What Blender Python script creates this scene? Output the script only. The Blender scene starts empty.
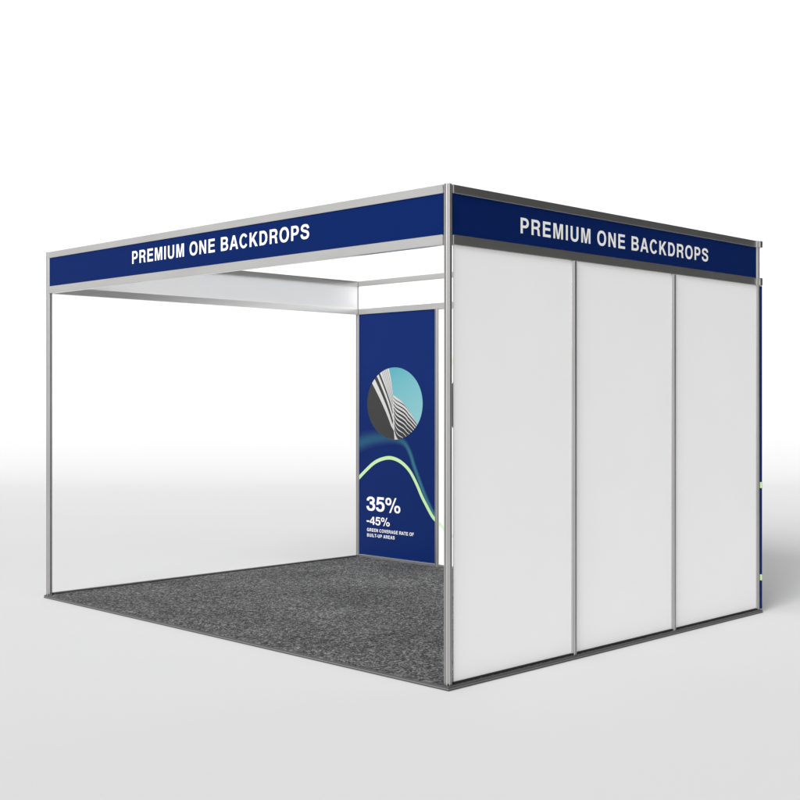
import bpy, bmesh, math, random
from mathutils import Vector, Matrix
from mathutils.geometry import tessellate_polygon

random.seed(4)
scene = bpy.context.scene
col = scene.collection
H = 2.5          # booth height
W = 3.93         # front / back length (local y)
D = 3.06         # depth of the booth (local x)
R2 = math.sqrt(.5)

# ------------------------------------------------------------------ materials
def mat(name, color, rough=.5, metal=0., spec=.5, coat=0.):
    m = bpy.data.materials.new(name)
    m.use_nodes = True
    b = m.node_tree.nodes['Principled BSDF']
    b.inputs['Base Color'].default_value = (*color, 1)
    b.inputs['Roughness'].default_value = rough
    b.inputs['Metallic'].default_value = metal
    b.inputs['Specular IOR Level'].default_value = spec
    b.inputs['Coat Weight'].default_value = coat
    return m

def add_noise_variation(m, scale, amount, bump=0., bump_scale=None, stretch=(1, 1, 1)):
    """tiny real-world unevenness of colour / surface"""
    nt = m.node_tree
    b = nt.nodes['Principled BSDF']
    tc = nt.nodes.new('ShaderNodeTexCoord')
    mp = nt.nodes.new('ShaderNodeMapping')
    mp.inputs['Scale'].default_value = stretch
    nt.links.new(tc.outputs['Object'], mp.inputs['Vector'])
    n = nt.nodes.new('ShaderNodeTexNoise')
    n.inputs['Scale'].default_value = scale
    n.inputs['Detail'].default_value = 5
    nt.links.new(mp.outputs['Vector'], n.inputs['Vector'])
    base = tuple(b.inputs['Base Color'].default_value)
    r = nt.nodes.new('ShaderNodeValToRGB')
    r.color_ramp.elements[0].position = .3
    r.color_ramp.elements[1].position = .7
    r.color_ramp.elements[0].color = (*[c*(1-amount) for c in base[:3]], 1)
    r.color_ramp.elements[1].color = (*[min(1, c*(1+amount)) for c in base[:3]], 1)
    nt.links.new(n.outputs['Fac'], r.inputs['Fac'])
    nt.links.new(r.outputs['Color'], b.inputs['Base Color'])
    if bump:
        n2 = nt.nodes.new('ShaderNodeTexNoise')
        n2.inputs['Scale'].default_value = bump_scale or scale*6
        nt.links.new(mp.outputs['Vector'], n2.inputs['Vector'])
        bp = nt.nodes.new('ShaderNodeBump')
        bp.inputs['Strength'].default_value = bump
        bp.inputs['Distance'].default_value = .002
        nt.links.new(n2.outputs['Fac'], bp.inputs['Height'])
        nt.links.new(bp.outputs['Normal'], b.inputs['Normal'])
    return m

M = {}
M['alu'] = add_noise_variation(mat('brushed_aluminium', (.50, .495, .49), .40, .95), 14, .04, .10, 90, (1, 1, .12))
M['rail'] = add_noise_variation(mat('satin_aluminium', (.72, .715, .705), .30, 1.), 14, .04, .12, 120, (.15, .15, 1))
M['white'] = add_noise_variation(mat('white_laminate', (.90, .90, .90), .42, 0, .35), 2.2, .008, .05, 300)
M['liner'] = add_noise_variation(mat('white_liner', (.90, .90, .905), .5, 0, .3), 3, .01)
M['blue'] = add_noise_variation(mat('blue_print', (.0040, .0180, .112), .45, 0, .06), 4, .03, .04, 260)
M['navy'] = add_noise_variation(mat('navy_header', (.0024, .0145, .094), .5, 0, .03), 4, .03, .04, 260)
M['letter'] = mat('white_vinyl', (.86, .86, .86), .4, 0, .3)
M['green'] = mat('pale_green_print', (.47, .70, .35), .45, 0, .3)
M['palegreen'] = mat('faint_green_print', (.66, .84, .56), .45, 0, .3)
M['dark'] = mat('charcoal_print', (.030, .030, .030), .45, 0, .3)
M['stripe'] = mat('light_grey_print', (.50, .50, .495), .45, 0, .3)
M['midgrey'] = mat('mid_grey_print', (.22, .215, .21), .45, 0, .3)
M['base'] = add_noise_variation(mat('dark_edging', (.085, .085, .087), .5, .3), 20, .06, .1, 150)
M['gap'] = mat('black_shade_and_base', (.012, .012, .013), .7)
M['plastic'] = mat('grey_plastic', (.24, .24, .24), .5)
M['backdrop'] = add_noise_variation(mat('studio_paper', (.68, .68, .68), .85, 0, .12), .5, .006, .03, 60)

# carpet: needle felt, flecked light and dark
def carpet_mat():
    m = mat('needle_felt', (.12, .12, .12), .95, 0, .1)
    nt = m.node_tree; b = nt.nodes['Principled BSDF']
    tc = nt.nodes.new('ShaderNodeTexCoord')
    def noise(scale, detail, stretch, rot=0, rough=.6):
        rt = nt.nodes.new('ShaderNodeMapping')
        rt.inputs['Rotation'].default_value = (0, 0, rot)
        nt.links.new(tc.outputs['Object'], rt.inputs['Vector'])
        mp = nt.nodes.new('ShaderNodeMapping')
        mp.inputs['Scale'].default_value = stretch
        nt.links.new(rt.outputs['Vector'], mp.inputs['Vector'])
        n = nt.nodes.new('ShaderNodeTexNoise')
        n.inputs['Scale'].default_value = scale
        n.inputs['Detail'].default_value = detail
        n.inputs['Roughness'].default_value = rough
        nt.links.new(mp.outputs['Vector'], n.inputs['Vector'])
        return n
    fine = noise(85, 5, (1, .5, 1), math.radians(45), .85)
    streak = noise(34, 6, (1, .85, 1), math.radians(52), .75)
    big = noise(1.6, 3, (1, 1, 1))
    mx = nt.nodes.new('ShaderNodeMath'); mx.operation = 'MULTIPLY_ADD'
    mx.inputs[1].default_value = .62
    nt.links.new(fine.outputs['Fac'], mx.inputs[0])
    m2 = nt.nodes.new('ShaderNodeMath'); m2.operation = 'MULTIPLY'; m2.inputs[1].default_value = .38
    nt.links.new(streak.outputs['Fac'], m2.inputs[0])
    nt.links.new(m2.outputs[0], mx.inputs[2])
    m3 = nt.nodes.new('ShaderNodeMath'); m3.operation = 'MULTIPLY_ADD'; m3.inputs[1].default_value = .08
    nt.links.new(big.outputs['Fac'], m3.inputs[0]); nt.links.new(mx.outputs[0], m3.inputs[2])
    r = nt.nodes.new('ShaderNodeValToRGB')
    e = r.color_ramp.elements
    e[0].position = .455; e[0].color = (.018, .018, .019, 1)
    e[1].position = .635; e[1].color = (.33, .33, .326, 1)
    x = e.new(.515); x.color = (.058, .058, .060, 1)
    x = e.new(.56); x.color = (.115, .115, .115, 1)
    nt.links.new(m3.outputs[0], r.inputs['Fac'])
    nt.links.new(r.outputs['Color'], b.inputs['Base Color'])
    bp = nt.nodes.new('ShaderNodeBump'); bp.inputs['Strength'].default_value = .5
    bp.inputs['Distance'].default_value = .004
    nt.links.new(mx.outputs[0], bp.inputs['Height'])
    nt.links.new(bp.outputs['Normal'], b.inputs['Normal'])
    return m
M['carpet'] = carpet_mat()

def attr_mat():
    m = mat('printed_gradient', (.1, .3, .4), .38, 0, .12)
    nt = m.node_tree
    a = nt.nodes.new('ShaderNodeAttribute'); a.attribute_name = 'print'
    nt.links.new(a.outputs['Color'], nt.nodes['Principled BSDF'].inputs['Base Color'])
    return m
M['print'] = attr_mat()

# ------------------------------------------------------------------ helpers
def link(name, me, m, parent=None, smooth=False):
    o = bpy.data.objects.new(name, me)
    col.objects.link(o)
    if m: me.materials.append(m)
    if parent: o.parent = parent
    if smooth:
        for p in me.polygons: p.use_smooth = True
    return o

def bm_obj(name, bm, m, parent=None, smooth=False):
    me = bpy.data.meshes.new(name)
    bmesh.ops.recalc_face_normals(bm, faces=bm.faces)
    bm.to_mesh(me); bm.free()
    return link(name, me, m, parent, smooth)

def add_box(bm, x0, x1, y0, y1, z0, z1, bevel=0.):
    r = bmesh.ops.create_cube(bm, size=1)
    vs = r['verts']
    for v in vs:
        v.co = Vector((x0 if v.co.x < 0 else x1, y0 if v.co.y < 0 else y1, z0 if v.co.z < 0 else z1))
    if bevel:
        es = list({e for v in vs for e in v.link_edges})
        bmesh.ops.bevel(bm, geom=es, offset=bevel, segments=2, affect='EDGES')

def box(name, b6, m, parent=None, bevel=0.):
    bm = bmesh.new(); add_box(bm, *b6, bevel=bevel)
    return bm_obj(name, bm, m, parent)

def tag(o, label=None, cat=None, group=None, kind=None):
    if label: o['label'] = label
    if cat: o['category'] = cat
    if group: o['group'] = group
    if kind: o['kind'] = kind

# ---- flat print on a wall face -------------------------------------------
# a Face maps (u right, v up, w towards the viewer) into booth coordinates
class Face:
    def __init__(s, origin, right):
        s.o = Vector(origin); s.r = Vector(right); s.n = s.r.cross(Vector((0, 0, 1)))
    def __call__(s, u, v, w=0.):
        return s.o + s.r*u + Vector((0, 0, v)) + s.n*w

def poly_to_bm(bm, face, outer, holes, w, mi=0):
    loops = [[Vector((x, y, 0)) for x, y in outer]] + [[Vector((x, y, 0)) for x, y in h] for h in holes]
    flat = [p for l in loops for p in l]
    vs = [bm.verts.new(face(p.x, p.y, w)) for p in flat]
    for t in tessellate_polygon(loops):
        a, b, c = (flat[i] for i in t)
        area = (b.x-a.x)*(c.y-a.y)-(b.y-a.y)*(c.x-a.x)
        if abs(area) < 1e-12: continue
        idx = t if area > 0 else (t[0], t[2], t[1])
        try:
            f = bm.faces.new([vs[i] for i in idx]); f.material_index = mi
        except ValueError:
            pass

def raw_obj(name, bm, mats, parent):
    me = bpy.data.meshes.new(name); bm.to_mesh(me); bm.free()
    o = bpy.data.objects.new(name, me); col.objects.link(o); o.parent = parent
    for m in mats: me.materials.append(m)
    return o

def bez(p0, p1, p2, p3, n=10):
    out = []
    for i in range(1, n+1):
        t = i/n; s = 1-t
        out.append((s**3*p0[0]+3*s*s*t*p1[0]+3*s*t*t*p2[0]+t**3*p3[0],
                    s**3*p0[1]+3*s*s*t*p1[1]+3*s*t*t*p2[1]+t**3*p3[1]))
    return out

def path(*cmds):
    """points (x,y) are lines; 3-tuples of points are cubic curves"""
    pts = [cmds[0]]
    for c in cmds[1:]:
        if isinstance(c[0], tuple): pts += bez(pts[-1], *c)
        else: pts.append(c)
    return pts

K = .5523
def bowl(x0, y0, x1, ry, sx):
    """right-hand bowl from (x0,y0) bottom up to (x0,y0+2ry), reaching x1; sx = straight run"""
    xs = x0+sx; r = x1-xs
    return [(xs, y0)] + bez((xs, y0), (xs+r*K*1.15, y0), (x1, y0+ry*(1-K)), (x1, y0+ry)) + \
        bez((x1, y0+ry), (x1, y0+ry*(1+K)), (xs+r*K*1.15, y0+2*ry), (xs, y0+2*ry))

def ell(cx, cy, rx, ry, n=40, e=2.25):
    out = []
    for i in range(n):
        a = 2*math.pi*i/n; c, s = math.cos(a), math.sin(a)
        out.append((cx+rx*math.copysign(abs(c)**(2/e), c), cy+ry*math.copysign(abs(s)**(2/e), s)))
    return out

def stroke(pts, w, w2=None):
    L, Rr = [], []
    n = len(pts)
    for i, p in enumerate(pts):
        a = pts[max(0, i-1)]; b = pts[min(n-1, i+1)]
        dx, dy = b[0]-a[0], b[1]-a[1]; l = math.hypot(dx, dy) or 1
        # strokes of a grotesque are thinner where they run level
        ww = w if w2 is None else w2+(w-w2)*abs(dy/l)
        nx, ny = -dy/l*ww/2, dx/l*ww/2
        L.append((p[0]+nx, p[1]+ny)); Rr.append((p[0]-nx, p[1]-ny))
    return L+Rr[::-1]

def rect(x0, y0, x1, y1): return [(x0, y0), (x1, y0), (x1, y1), (x0, y1)]

def arc(cx, cy, rx, ry, a0, a1, n=30):
    return [(cx+rx*math.cos(math.radians(a0+(a1-a0)*i/n)), cy+ry*math.sin(math.radians(a0+(a1-a0)*i/n))) for i in range(n+1)]

def pct():
    return [(ell(190, 535, 175, 190), [ell(190, 535, 72, 98)]),
            (ell(700, 175, 175, 190), [ell(700, 175, 72, 98)]),
            ([(235, -25), (325, -25), (655, 735), (565, 735)], [])]

S_LINE = path((565, 505), ((560, 612), (470, 660), (335, 660)), ((205, 660), (125, 605), (125, 528)),
              ((125, 440), (215, 415), (330, 388)), ((480, 354), (567, 315), (567, 212)),
              ((567, 105), (470, 55), (340, 55)), ((190, 55), (105, 125), (102, 235)))
G = {   # advance, parts = [(outer, holes)]
 ' ': (278, []),
 'I': (278, [(rect(66, 0, 214, 720), [])]),
 'P': (667, [([(70, 0), (218, 0), (218, 255)] + bowl(218, 255, 625, 232.5, 150) + [(70, 720)],
              [[(218, 375)] + bowl(218, 375, 478, 112.5, 120)[0:] + [(218, 600)]])]),
 'R': (722, [([(70, 0), (218, 0), (218, 285), (360, 285)] + bez((360, 285), (455, 285), (478, 255), (482, 165)) +
              bez((482, 165), (484, 80), (488, 35), (510, 0)) + [(672, 0), (672, 22)] +
              bez((672, 22), (640, 45), (634, 90), (628, 190)) + bez((628, 190), (622, 285), (600, 325), (535, 348)) +
              bez((535, 348), (625, 385), (662, 440), (662, 520)) + bez((662, 520), (662, 640), (575, 720), (430, 720)) + [(70, 720)],
              [[(218, 402)] + bowl(218, 402, 512, 99, 160) + [(218, 600)]])]),
 'E': (667, [([(70, 0), (620, 0), (620, 128), (218, 128), (218, 312), (580, 312), (580, 434), (218, 434), (218, 594), (606, 594), (606, 720), (70, 720)], [])]),
 'M': (833, [([(68, 0), (206, 0), (206, 565), (345, 0), (488, 0), (627, 565), (627, 0), (765, 0), (765, 720), (548, 720), (417, 178), (285, 720), (68, 720)], [])]),
 'U': (722, [([(70, 720), (70, 260)] + bez((70, 260), (70, 75), (185, -18), (361, -18)) + bez((361, -18), (537, -18), (652, 75), (652, 260)) +
              [(652, 720), (504, 720), (504, 262)] + bez((504, 262), (504, 150), (450, 108), (361, 108)) + bez((361, 108), (272, 108), (218, 150), (218, 262)) + [(218, 720)], [])]),
 'O': (778, [(ell(389, 360, 349, 378), [ell(389, 360, 199, 250)])]),
 'N': (722, [([(68, 0), (210, 0), (210, 490), (505, 0), (654, 0), (654, 720), (512, 720), (512, 238), (220, 720), (68, 720)], [])]),
 'B': (722, [([(70, 0), (395, 0)] + bez((395, 0), (585, 0), (672, 80), (672, 205)) + bez((672, 205), (672, 300), (620, 352), (550, 375)) +
              bez((550, 375), (610, 405), (645, 455), (645, 530)) + bez((645, 530), (645, 655), (555, 720), (400, 720)) + [(70, 720)],
              [[(218, 124)] + bowl(218, 124, 520, 95, 170) + [(218, 314)], [(218, 430)] + bowl(218, 430, 498, 85, 160) + [(218, 600)]])]),
 'A': (722, [([(15, 0), (170, 0), (222, 155), (500, 155), (550, 0), (708, 0), (448, 720), (278, 720)], [[(264, 277), (459, 277), (362, 560)]])]),
 'C': (722, [(arc(378, 360, 338, 378, 35, 325, 40) + arc(378, 360, 190, 252, 325, 35, 40), [])]),
 'K': (722, [([(70, 0), (218, 0), (218, 215), (308, 310), (515, 0), (705, 0), (412, 418), (690, 720), (498, 720), (218, 400), (218, 720), (70, 720)], [])]),
 'D': (722, [([(70, 0)] + bowl(70, 0, 675, 360, 270) + [(70, 720)], [[(218, 126)] + bowl(218, 126, 525, 234, 110) + [(218, 594)]])]),
 'S': (667, [(stroke(S_LINE, 150, 122), [])]),
 'L': (611, [([(70, 0), (575, 0), (575, 128), (218, 128), (218, 720), (70, 720)], [])]),
 'T': (611, [([(232, 0), (380, 0), (380, 592), (592, 592), (592, 720), (20, 720), (20, 592), (232, 592)], [])]),
 'F': (611, [([(70, 0), (218, 0), (218, 305), (535, 305), (535, 430), (218, 430), (218, 594), (585, 594), (585, 720), (70, 720)], [])]),
 'V': (667, [([(250, 0), (412, 0), (655, 720), (498, 720), (333, 180), (168, 720), (12, 720)], [])]),
 'G': (778, [(arc(385, 360, 342, 378, 32, 300, 40) + arc(385, 360, 195, 252, 300, 32, 40), []),
             ([(395, 265), (395, 390), (715, 390), (715, 0), (620, 0), (600, 80), (480, -10), (440, 100), (570, 200), (572, 265)], [])]),
 '-': (333, [(rect(30, 215, 303, 345), [])]),
 '3': (556, [(stroke(path((88, 500), ((95, 610), (165, 652), (265, 652)), ((370, 652), (430, 605), (430, 530)), ((430, 440), (360, 400), (210, 400))), 140, 118), []),
             (stroke(path((210, 385), ((370, 385), (455, 330), (455, 215)), ((455, 100), (370, 48), (265, 48)), ((150, 48), (85, 100), (78, 225))), 145, 118), [])]),
 '5': (556, [([(95, 720), (480, 720), (480, 595), (200, 595), (180, 440), (150, 320), (38, 320)], []),
             (stroke(path((95, 375), ((150, 425), (200, 437), (270, 437)), ((390, 437), (452, 350), (452, 240)), ((452, 120), (370, 48), (260, 48)), ((160, 48), (90, 95), (82, 195))), 145, 118), [])]),
 '4': (556, [([(315, 0), (450, 0), (450, 155), (532, 155), (532, 268), (450, 268), (450, 710), (300, 710), (22, 285), (22, 155), (315, 155)], [[(132, 268), (315, 268), (315, 560)]])]),
 '%': (889, pct()),
}

def text_width(s, track): return sum(G[c][0]+track for c in s)-track

def write(name, parent, face, s, u0, v0, cap, width=None, track=0, m=None, w=.0015):
    """lettering cut from vinyl: cap height cap, baseline v0, from u0; width stretches it"""
    k = cap/720
    kx = k if width is None else width/text_width(s, track)
    bm = bmesh.new(); pen = 0
    for c in s:
        adv, parts = G[c]
        for j, (o, hs) in enumerate(parts):
            f = lambda P: [(u0+(pen+x)*kx, v0+y*k) for x, y in P]
            poly_to_bm(bm, face, f(o), [f(h) for h in hs], w+.0002*j)
        pen += adv+track
    return raw_obj(name, bm, [m or M['letter']], parent)

# ------------------------------------------------------------------ setting
FY = 20.0; CR = 9.5; XW = 30
bm = bmesh.new()
vs = [bm.verts.new(p) for p in ((-XW, -12, 0), (XW, -12, 0), (XW, FY, 0), (-XW, FY, 0))]
bm.faces.new(vs)
fl = bm_obj('floor', bm, M['backdrop'])
tag(fl, 'smooth pale grey studio floor under the booth', kind='structure')
bm = bmesh.new(); rows = []
N = 120
prof = [(FY+CR*math.sin(math.pi/2*i/N), CR*(1-math.cos(math.pi/2*i/N))) for i in range(N+1)] + [(FY+CR, 18)]
for y, z in prof: rows.append([bm.verts.new((x, y, z)) for x in (-XW, 0, XW)])
for a, b in zip(rows, rows[1:]):
    for i in range(2): bm.faces.new((a[i], a[i+1], b[i+1], b[i]))
bk = bm_obj('backdrop_wall', bm, M['backdrop'], smooth=True)
tag(bk, 'seamless white studio backdrop curving up behind the booth', kind='structure')

# ------------------------------------------------------------------ booth
booth = bpy.data.objects.new('exhibition_booth', None)
col.objects.link(booth)
booth.location = (.2376, 5.99, 0); booth.rotation_euler = (0, 0, math.radians(45))
tag(booth, 'aluminium framed exhibition booth with blue header boards reading premium one backdrops', 'booth')

BZ = .021        # top of the thin base the booth stands on
MG = .038

# extruded aluminium posts: eight faces, a slot in each
def post_mesh(r, z0, z1, name):
    prof = []
    for k in range(8):
        a0 = math.radians(45*k+22.5-45); a1 = a0+math.radians(45)
        p0 = Vector((math.cos(a0), math.sin(a0)))*r; p1 = Vector((math.cos(a1), math.sin(a1)))*r
        n = ((p0+p1)/2).normalized()
        dpt = r*.26
        for t, dd in ((.06, 0), (.33, 0), (.36, dpt), (.64, dpt), (.67, 0), (.94, 0)):
            q = p0.lerp(p1, t)-n*dd; prof.append(q)
    bm = bmesh.new()
    lo = [bm.verts.new((p.x, p.y, z0)) for p in prof]; hi = [bm.verts.new((p.x, p.y, z1)) for p in prof]
    n = len(prof)
    for i in range(n): bm.faces.new((lo[i], lo[(i+1) % n], hi[(i+1) % n], hi[i]))
    bm.faces.new(lo[::-1]); bm.faces.new(hi)
    me = bpy.data.meshes.new(name); bmesh.ops.recalc_face_normals(bm, faces=bm.faces)
    bm.to_mesh(me); bm.free(); me.materials.append(M['alu']); return me

corner_me = post_mesh(.0215, BZ, H, 'corner_post')
slim_me = post_mesh(.0235, BZ, H-.30, 'wall_post')
for a, b, lab in ((0, 0, 'tall aluminium corner post nearest the viewer'), (0, W, 'slim aluminium post at the open left end of the front header'),
                  (D, 0, 'aluminium corner post at the far right end'), (D, W, 'aluminium post in the rear inside corner beside the blue panel')):
    p = link('corner_post', corner_me if corner_me.users == 0 else corner_me, None, booth)
    p.location = (a, b, 0); p['label'] = lab
    c = box('post_foot', (a-.017, a+.017, b-.017, b+.017, BZ-.004, BZ+.006), M['gap'], None)
    c.parent = p; c.location = (-a, -b, 0)

PW = W/4; PD = D/3
WP = (0, 1.016, 2.022, D)      # post positions along the right wall
for k in (1, 2):
    p = link('wall_post', slim_me, None, booth); p.location = (WP[k], -.002, 0)
for k in (1, 2, 3):
    p = link('wall_post', slim_me, None, booth); p.location = (D, W-PW*k, 0)

# header boards: top rail, board, bottom rail ------------------------------
RT0, RB1, RB0 = H-.045, H-.250, H-.300
def side_header(name, axis, pos, lo, hi, out, face_mat, label, liner=True, ov=0., rmat='rail'):
    """axis 'b': header runs along local y at x=pos; axis 'a': runs along local x at y=pos; out = outward sign"""
    def b6(p0, p1, l, h, z0, z1):
        p0, p1 = min(p0, p1), max(p0, p1)
        return (p0, p1, l, h, z0, z1) if axis == 'b' else (l, h, p0, p1, z0, z1)
    root = box(name, b6(pos+out*.004, pos+out*.010, lo, hi, RB1-.004, RT0+.004), face_mat, booth)
    if label: root['label'] = label
    box('top_rail', b6(pos-out*.019, pos+out*.019, lo, hi+ov, RT0, H-.002), M[rmat], root, .0022)
    box('bottom_rail', b6(pos-out*.019, pos+out*.019, lo, hi+ov, RB0, RB1), M[rmat], root, .0022)
    if liner:
        box('inner_board', b6(pos-out*.010, pos-out*.004, lo, hi, RB1-.004, RT0+.004), M['liner'], root)
    return root
g = .0205
front = side_header('header_board', 'b', 0, g, W-g, -1, M['navy'], 'long brightly lit royal blue header board over the open front')
right = side_header('header_board', 'a', 0, g, D-g, -1, M['navy'], 'dark navy header board over the three white wall panels')
left = side_header('header_board', 'a', W, g, D-g, 1, M['navy'], 'header board over the open left side, white on its inside')
back = side_header('header_board', 'b', D, g, W-g, 1, M['liner'], 'plain white header board along the rear wall')
# rear rails run a little past the far right post
for z0, z1 in ((RT0, H-.002), (RB0, RB1)):
    box('rail_end', (D-.010, D+.024, -.034, -.0225, z0, z1), M['rail'], back, .002)
    box('rail_end', (D+.0225, D+.031, -.022, .03, z0, z1), M['rail'], back, .002)

FRONT = Face((-.010, W, 0), (0, -1, 0))       # u from the left post to the near post
RIGHT = Face((0, -.010, 0), (1, 0, 0))        # u from the near post to the far right post
t = write('lettering', front, FRONT, 'PREMIUM ONE BACKDROPS', W-2.83, 2.3265, .083, 1.795, 60)
t['label'] = 'bold white capitals reading PREMIUM ONE BACKDROPS'
t = write('lettering', right, RIGHT, 'PREMIUM ONE BACKDROPS', .542, 2.3085, .083, 1.885, 70)
t['label'] = 'bold white capitals reading PREMIUM ONE BACKDROPS'

# right wall: three white panels between posts
for k in range(3):
    x0 = WP[k] + (.0345 if k == 0 else .0205); x1 = WP[k+1] - (.020 if k == 2 else .0205)
    p = box('wall_panel', (x0, x1, -.008, -.002, .0308, RB0+.004), M['white'], booth, .0008)
    p['label'] = ['smooth white wall panel nearest the viewer', 'white wall panel between the two slim posts', 'white wall panel at the far right end'][k]
# bottom rails
def base_rail(b6, m='rail'): return box('base_rail', b6, M[m], booth, .0015)
base_rail((.024, D-.022, -.017, .016, BZ, .0305), 'gap')  # shade under the right wall panels is put into this rail's black
base_rail((D-.017, D+.017, .022, W-.022, BZ, .040))
base_rail((.022, D-.022, W-.016, W+.016, BZ, .031), 'base')  # aluminium rail coloured dark to stand for its shaded inner side

# the thin base: two stacked dark strips with a light line between them
x0, x1, y0, y1 = -MG, D+.014, -MG, W+.006
pl = box('base_plate', (x0+.012, x1-.012, y0+.012, y1-.012, .001, BZ-.005), M['gap'], booth)
def ring(name, o, i, z0, z1, m, bevel=0., ir=None):
    bm = bmesh.new()
    ir = ir or i
    add_box(bm, x0-o, x1+o, y0-o, y0+ir, z0, z1, bevel)
    add_box(bm, x0-o, x1+o, y1-i, y1+o, z0, z1, bevel)
    add_box(bm, x0-o, x0+i, y0+ir+.0002, y1-i-.0002, z0, z1, bevel)
    add_box(bm, x1-i, x1+o, y0+ir+.0002, y1-i-.0002, z0, z1, bevel)
    return bm_obj(name, bm, m, pl)
ring('edge_trim', .000, .005, .0105, BZ-.001, M['base'], .0012, .0205)
ring('trim_line', .0022, .012, .0085, .0108, M['plastic'])
ring('lower_trim', .002, .014, .0005, .0085, M['base'], .0012)

# ------------------------------------------------------------------ printed rear panels
BACK0 = BACK = Face((D-.006, W, 0), (0, -1, 0))       # u = 0 at the rear corner post
ZB, ZT = .042, RB0+.003
panels = []
for k in range(4):
    u0 = PW*k + (.020 if k == 0 else .012); u1 = PW*(k+1) - .012
    m = M['blue'] if k in (0, 3) else M['white']
    if k < 3:
        p = box('backdrop_panel', (D-.006, D+.006, W-u1, W-u0, ZB, ZT), m, booth, .0008)
    else:      # the last one runs past the post and shows as a thin blue edge outside
        p = box('backdrop_panel', (D-.006, D+.006, .024, W-u0, ZB, ZT), m, booth, .0008)
        e = box('side_edge', (D+.0225, D+.030, -.0265, .035, BZ+.003, RB0-.002), M['blue'], p, .001)
        e['label'] = 'narrow blue edge showing past the far right post'
        for zc in (.857, .235):
            box('green_band', (D+.0215, D+.0305, -.0273, .03, zc-.020, zc+.020), M['green'], p)
    panels.append(p)
panels[0]['label'] = 'blue printed panel with round building picture, green curve and percentages'
panels[1]['label'] = 'white printed panel with faint green curve behind the near post'

P1 = panels[0]
# --- teal glow + green curve
blue = (.0040, .0180, .112); teal = (.030, .150, .205)
def soft_ribbon(parent, pts, w, peak=1., steps=14):
    """pts = [(u, v, half width up, half width down, strength)]"""
    bm = bmesh.new(); lay = bm.loops.layers.float_color.new('print'); grid = []
    for i, (u, v, h0, h1, s) in enumerate(pts):
        a = pts[max(0, i-1)]; b = pts[min(len(pts)-1, i+1)]
        dx, dy = b[0]-a[0], b[1]-a[1]; l = math.hypot(dx, dy); nx, ny = -dy/l, dx/l
        row = []
        for j in range(steps+1):
            q = j/steps*2-1; hh = h0 if q > 0 else h1
            f = (math.cos(math.pi*q)+1)/2*s*peak
            uu = min(max(u+nx*q*hh, .0205), PW-.0125)
            row.append((bm.verts.new(BACK(uu, v+ny*q*hh, w)), tuple(blue[c]*(1-f)+teal[c]*f for c in range(3))))
        grid.append(row)
    for a, b in zip(grid, grid[1:]):
        for j in range(steps):
            q = (a[j], b[j], b[j+1], a[j+1])
            f = bm.faces.new([z[0] for z in q])
            for lp, z in zip(f.loops, q): lp[lay] = (*z[1], 1)
    return raw_obj('teal_glow', bm, [M['print']], parent)

def smooth_pts(ctrl, n=8):
    """Catmull-Rom through control tuples"""
    out = []; c = [ctrl[0]]+list(ctrl)+[ctrl[-1]]
    for i in range(1, len(c)-2):
        p0, p1, p2, p3 = c[i-1:i+3]
        for j in range(n):
            t = j/n
            out.append(tuple(.5*((2*b)+(-a+cc)*t+(2*a-5*b+4*cc-d)*t*t+(-a+3*b-3*cc+d)*t**3) for a, b, cc, d in zip(p0, p1, p2, p3)))
    out.append(tuple(ctrl[-1])); return out

GLOW = [(-0.056, 1.013, 0.1, 0.09, 0.45), (0.102, 1.062, 0.09, 0.08, 0.45), (0.258, 1.088, 0.08, 0.07, 0.42), (0.435, 1.096, 0.07, 0.06, 0.4), (0.534, 1.081, 0.05, 0.05, 0.5), (0.608, 1.044, 0.035, 0.035, 0.7), (0.668, 0.963, 0.03, 0.03, 0.9), (0.712, 0.861, 0.030, 0.030, 1.0), (0.790, 0.71, 0.028, 0.028, 1.0), (0.858, 0.586, 0.030, 0.026, 1.0), (0.925, 0.488, 0.030, 0.025, 1.0), (0.99, 0.41, 0.030, 0.025, 1.0)]
GREEN = [(-0.016, 0.702), (0.105, 0.796), (0.219, 0.872), (0.33, 0.911), (0.435, 0.921), (0.549, 0.891), (0.656, 0.819), (0.741, 0.71), (0.803, 0.608), (0.866, 0.522), (0.927, 0.445), (0.977, 0.406)]
GREEN2 = [(0.942, 0.442), (0.977, 0.414), (1.049, 0.36), (1.138, 0.3), (1.388, 0.27999999999999997), (1.638, 0.44999999999999996), (1.988, 0.72)]
soft_ribbon(P1, smooth_pts(GLOW), .0006)
gl = smooth_pts(GREEN)
gl = [(gl[0][0]-.04, gl[0][1]-.03)] + gl + [(gl[-1][0]+.03, gl[-1][1]-.05)]
def clip_u(P, lo, hi):
    for lim, sg in ((lo, 1), (hi, -1)):
        out = []
        for j in range(len(P)):
            p, q = P[j-1], P[j]; ip, iq = (p[0]-lim)*sg >= 0, (q[0]-lim)*sg >= 0
            if ip != iq:
                t_ = (lim-p[0])/(q[0]-p[0]); out.append((lim, p[1]+(q[1]-p[1])*t_))
            if iq: out.append(q)
        P = out
    return P
bm = bmesh.new(); s = clip_u(stroke(gl, .031), .0205, PW-.0125)
poly_to_bm(bm, BACK, s, [], .0012)
raw_obj('green_curve', bm, [M['green']], P1)
bm = bmesh.new(); s = clip_u(stroke(smooth_pts(GREEN2), .026), PW+.0125, 2*PW-.0125)
poly_to_bm(bm, BACK, s, [], .0012)
arc2 = stroke(arc(PW+.45, 1.50, .34, .42, 190, 40, 30), .030)
raw_obj('green_curve', bm, [M['palegreen']], panels[1])
bm = bmesh.new(); poly_to_bm(bm, BACK, arc2, [], .0016)
raw_obj('green_arc', bm, [M['palegreen']], panels[1])

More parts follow.
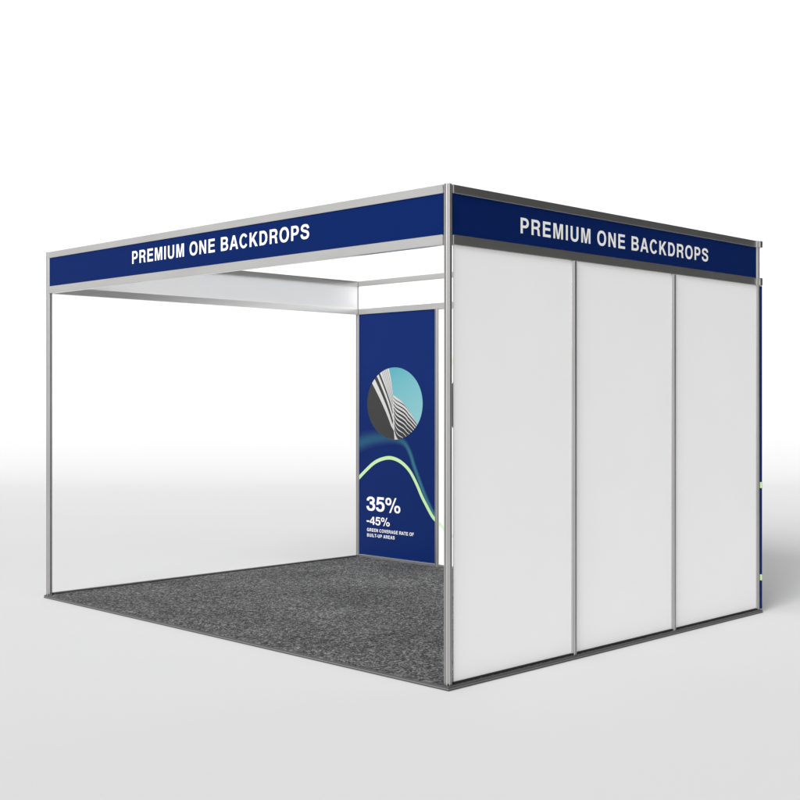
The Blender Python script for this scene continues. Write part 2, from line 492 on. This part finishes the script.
# --- round picture: striped towers against a teal sky
CU, CV, CR_ = (0.472, 1.399, 0.33)
def clip_circle(P, cx, cy, r, n=72):
    ring_ = [(cx+r*math.cos(2*math.pi*i/n), cy+r*math.sin(2*math.pi*i/n)) for i in range(n)]
    out = P
    for i in range(n):
        a = ring_[i]; b = ring_[(i+1) % n]
        ins = lambda p: (b[0]-a[0])*(p[1]-a[1])-(b[1]-a[1])*(p[0]-a[0]) >= 0
        new = []
        for j in range(len(out)):
            p, q = out[j-1], out[j]
            ip, iq = ins(p), ins(q)
            if ip != iq:
                dx, dy = q[0]-p[0], q[1]-p[1]
                den = (b[0]-a[0])*dy-(b[1]-a[1])*dx
                t_ = -((b[0]-a[0])*(p[1]-a[1])-(b[1]-a[1])*(p[0]-a[0]))/den if den else 0
                new.append((p[0]+dx*t_, p[1]+dy*t_))
            if iq: new.append(q)
        out = new
        if len(out) < 3: return []
    return out

def picture(parent, cu, cv, r, squash=.92):
    BACK = lambda u, v, w=0.: BACK0(u, cv+(v-cv)*squash, w)
    # sky disc with the print's own fade from teal to pale aqua
    bm = bmesh.new(); lay = bm.loops.layers.float_color.new('print')
    NR = 16; NA = 64
    def colr(x, y):
        f = max(0, min(1, .5-.5*(y*.8-x*.35)))
        a, b = (.070, .290, .345), (.25, .49, .52)
        return tuple(a[c]*(1-f)+b[c]*f for c in range(3))
    rings = []
    for i in range(1, NR+1):
        rings.append([(bm.verts.new(BACK(cu+r*i/NR*math.cos(2*math.pi*j/NA), cv+r*i/NR*math.sin(2*math.pi*j/NA), .0020)),
                       colr(i/NR*math.cos(2*math.pi*j/NA), i/NR*math.sin(2*math.pi*j/NA))) for j in range(NA)])
    c0 = (bm.verts.new(BACK(cu, cv, .0020)), colr(0, 0))
    def add(q):
        f = bm.faces.new([z[0] for z in q])
        for lp, z in zip(f.loops, q): lp[lay] = (*z[1], 1)
    for j in range(NA): add((c0, rings[0][j], rings[0][(j+1) % NA]))
    for a, b in zip(rings, rings[1:]):
        for j in range(NA): add((a[j], b[j], b[(j+1) % NA], a[(j+1) % NA]))
    pic = raw_obj('round_picture', bm, [M['print']], parent)
    # towers.  unit coordinates inside the disc
    bm = bmesh.new(); mats = [M['stripe'], M['dark'], M['midgrey']]
    layer = [0]
    def shape(P, mi):
        P = clip_circle([(cu+x*r, cv+y*r) for x, y in P], cu, cv, r*.998)
        if len(P) > 2: poly_to_bm(bm, BACK, P, [], .0024+.00012*layer[0], mi); layer[0] += 1
    edge = path((-.22, 1.05), ((-.13, .75), (-.08, .50), (-.045, .22)), ((-.03, -.1), (.02, -.5), (.06, -1.05)))
    shape(edge+[(-1.2, -1.05), (-1.2, 1.05)], 0)                       # left tower, light body
    shape(path((-1.3, 1.2), (-.84, .60), ((-.56, .20), (-.28, -.25), (-.12, -.62)), (-.02, -.75), (.02, -1.1), (-1.3, -1.1)), 1)   # dark underside
    def band(a, b, mi):                                                # band between two curves
        shape(path(*a)+path(*b)[::-1], mi)
    band(((-.74, .72), ((-.45, .25), (-.22, -.15), (-.06, -.58))), ((-.66, .80), ((-.38, .32), (-.18, -.08), (-.045, -.48))), 1)
    band(((-.60, .86), ((-.36, .42), (-.17, .05), (-.06, -.30))), ((-.55, .90), ((-.32, .46), (-.15, .10), (-.055, -.22))), 1)
    for k in range(4):
        x = -.47+.062*k; y = .93+.02*k
        band(((x, y), ((x+.17, .50), (-.17+.035*k, .20), (-.07+.008*k, -.10+.07*k))), ((x+.018, y+.005), ((x+.188, .50), (-.155+.035*k, .20), (-.060+.008*k, -.08+.07*k))), 2)
    # right tower: bands swinging down to the right
    top = path((-.045, .24), ((.12, .16), (.30, .06), (.42, -.08)), ((.60, -.26), (.72, -.42), (.86, -.62)))
    shape(top+[(.6, -1.1), (.05, -1.1), (-.02, -.5), (-.045, 0)], 0)
    for k in range(9):
        y0_ = .18-.085*k*(1+.03*k); th = .022+.0085*k
        x_s = -.035+.006*k
        a = path((x_s, y0_), ((.10, y0_-.15-.02*k), (.34-.01*k, y0_-.12-.01*k), (.52-.015*k, y0_-.36)), ((.64, y0_-.48), (.78, y0_-.60), (.95, y0_-.80)))
        b = [(x, y-th*(1+.5*math.sin(i/len(a)*3))) for i, (x, y) in enumerate(a)]
        # keep the bands under the roof line
        def cap_(p):
            lim = 9
            for q0, q1 in zip(top, top[1:]):
                if q0[0] <= p[0] <= q1[0]:
                    lim = q0[1]+(q1[1]-q0[1])*(p[0]-q0[0])/(q1[0]-q0[0]+1e-9)-.012
            return (p[0], min(p[1], lim))
        shape([cap_(p) for p in a]+[cap_(p) for p in b[::-1]], 1)
    tw = raw_obj('towers', bm, mats, pic)
    tw.parent = parent
    return pic
picture(P1, CU, CV, .344)
picture(panels[1], PW+.49, CV-.012, CR_*1.12)

# --- figures
TX = [('35%', 0.115, 0.442, 0.12699999999999995, 0.43400000000000005, 0), ('-45%', 0.115, 0.318, 0.07200000000000001, 0.301, 0), ('GREEN COVERAGE RATE OF', 0.122, 0.256, 0.029, 0.589, 40), ('BUILT-UP AREAS', 0.122, 0.208, 0.029, 0.354, 40)]
for s, u, v, cap, wd, tr in TX:
    t = write('lettering', P1, BACK, s, u, v, cap, wd, tr)
    t['label'] = 'white lettering reading ' + s

# ------------------------------------------------------------------ carpet
bm = bmesh.new(); add_box(bm, x0+.0055, x1-.0055, y0+.0212, y1-.0055, BZ-.0046, BZ-.0002)
cp = bm_obj('carpet', bm, M['carpet'])
cp.location = booth.location; cp.rotation_euler = booth.rotation_euler
tag(cp, 'flecked charcoal grey carpet laid across the floor of the open booth', 'carpet')

# ------------------------------------------------------------------ light
w = bpy.data.worlds.new('World'); scene.world = w; w.use_nodes = True
nt = w.node_tree; bg = nt.nodes['Background']
tc = nt.nodes.new('ShaderNodeTexCoord')
def dotn(v):
    n = nt.nodes.new('ShaderNodeVectorMath'); n.operation = 'DOT_PRODUCT'
    n.inputs[1].default_value = Vector(v).normalized(); nt.links.new(tc.outputs['Generated'], n.inputs[0]); return n.outputs['Value']
def maprange(src, a, b, c, d):
    n = nt.nodes.new('ShaderNodeMapRange'); n.interpolation_type = 'SMOOTHSTEP'
    for i, v in zip(('From Min', 'From Max', 'To Min', 'To Max'), (a, b, c, d)): n.inputs[i].default_value = v
    nt.links.new(src, n.inputs['Value']); return n.outputs['Result']
def mul(a, b):
    n = nt.nodes.new('ShaderNodeMath'); n.operation = 'MULTIPLY'
    nt.links.new(a, n.inputs[0]); nt.links.new(b, n.inputs[1]); return n.outputs[0]
dark_side = maprange(dotn((.97, .12, .25)), .60, .86, 1., .12)      # world dimmed to the right so the rails reflect dark
bright = maprange(dotn((-.97, .1, .22)), .3, .85, .85, 2.0)       # soft light on the left
frontl = maprange(dotn((.45, -1, .85)), .50, .95, 1., 3.4)
v = mul(mul(dark_side, bright), frontl)
st = nt.nodes.new('ShaderNodeMath'); st.operation = 'MULTIPLY'; st.inputs[1].default_value = .36
nt.links.new(v, st.inputs[0]); nt.links.new(st.outputs[0], bg.inputs['Strength'])
bg.inputs['Color'].default_value = (1, 1, 1, 1)

sd = bpy.data.lights.new('key_light', 'SUN'); sd.energy = 3.1; sd.angle = math.radians(28); sd.color = (1, 1, .998)
so = bpy.data.objects.new('key_light', sd); col.objects.link(so)
trav = Vector((.55, .84, 0)).normalized()*math.cos(math.radians(29)) + Vector((0, 0, -math.sin(math.radians(29))))
so.rotation_euler = trav.to_track_quat('-Z', 'Y').to_euler(); so.location = (-6, -8, 8)

ad = bpy.data.lights.new('added_backdrop_light', 'AREA'); ad.shape = 'RECTANGLE'; ad.size = 34; ad.size_y = 1.5; ad.energy = 90  # added unseen lamp that lifts the curved backdrop to white
ao = bpy.data.objects.new('added_backdrop_light', ad); col.objects.link(ao); ao.location = (0, 20.0, 12.0)
ao.rotation_euler = Vector((0, .99, -.14)).to_track_quat('-Z', 'Y').to_euler()

# ------------------------------------------------------------------ camera
cd = bpy.data.cameras.new('camera'); cd.sensor_width = 36; cd.lens = 1210/800*36; cd.clip_end = 200; cd.clip_start = .05
co = bpy.data.objects.new('camera', cd); col.objects.link(co)
co.location = (0, 0, 1.43); co.rotation_euler = (math.radians(90), 0, 0)
scene.camera = co

scene.render.engine = 'CYCLES'
scene.view_settings.view_transform = 'Standard'
scene.view_settings.look = 'None'
scene.view_settings.exposure = 0
scene.view_settings.gamma = 1
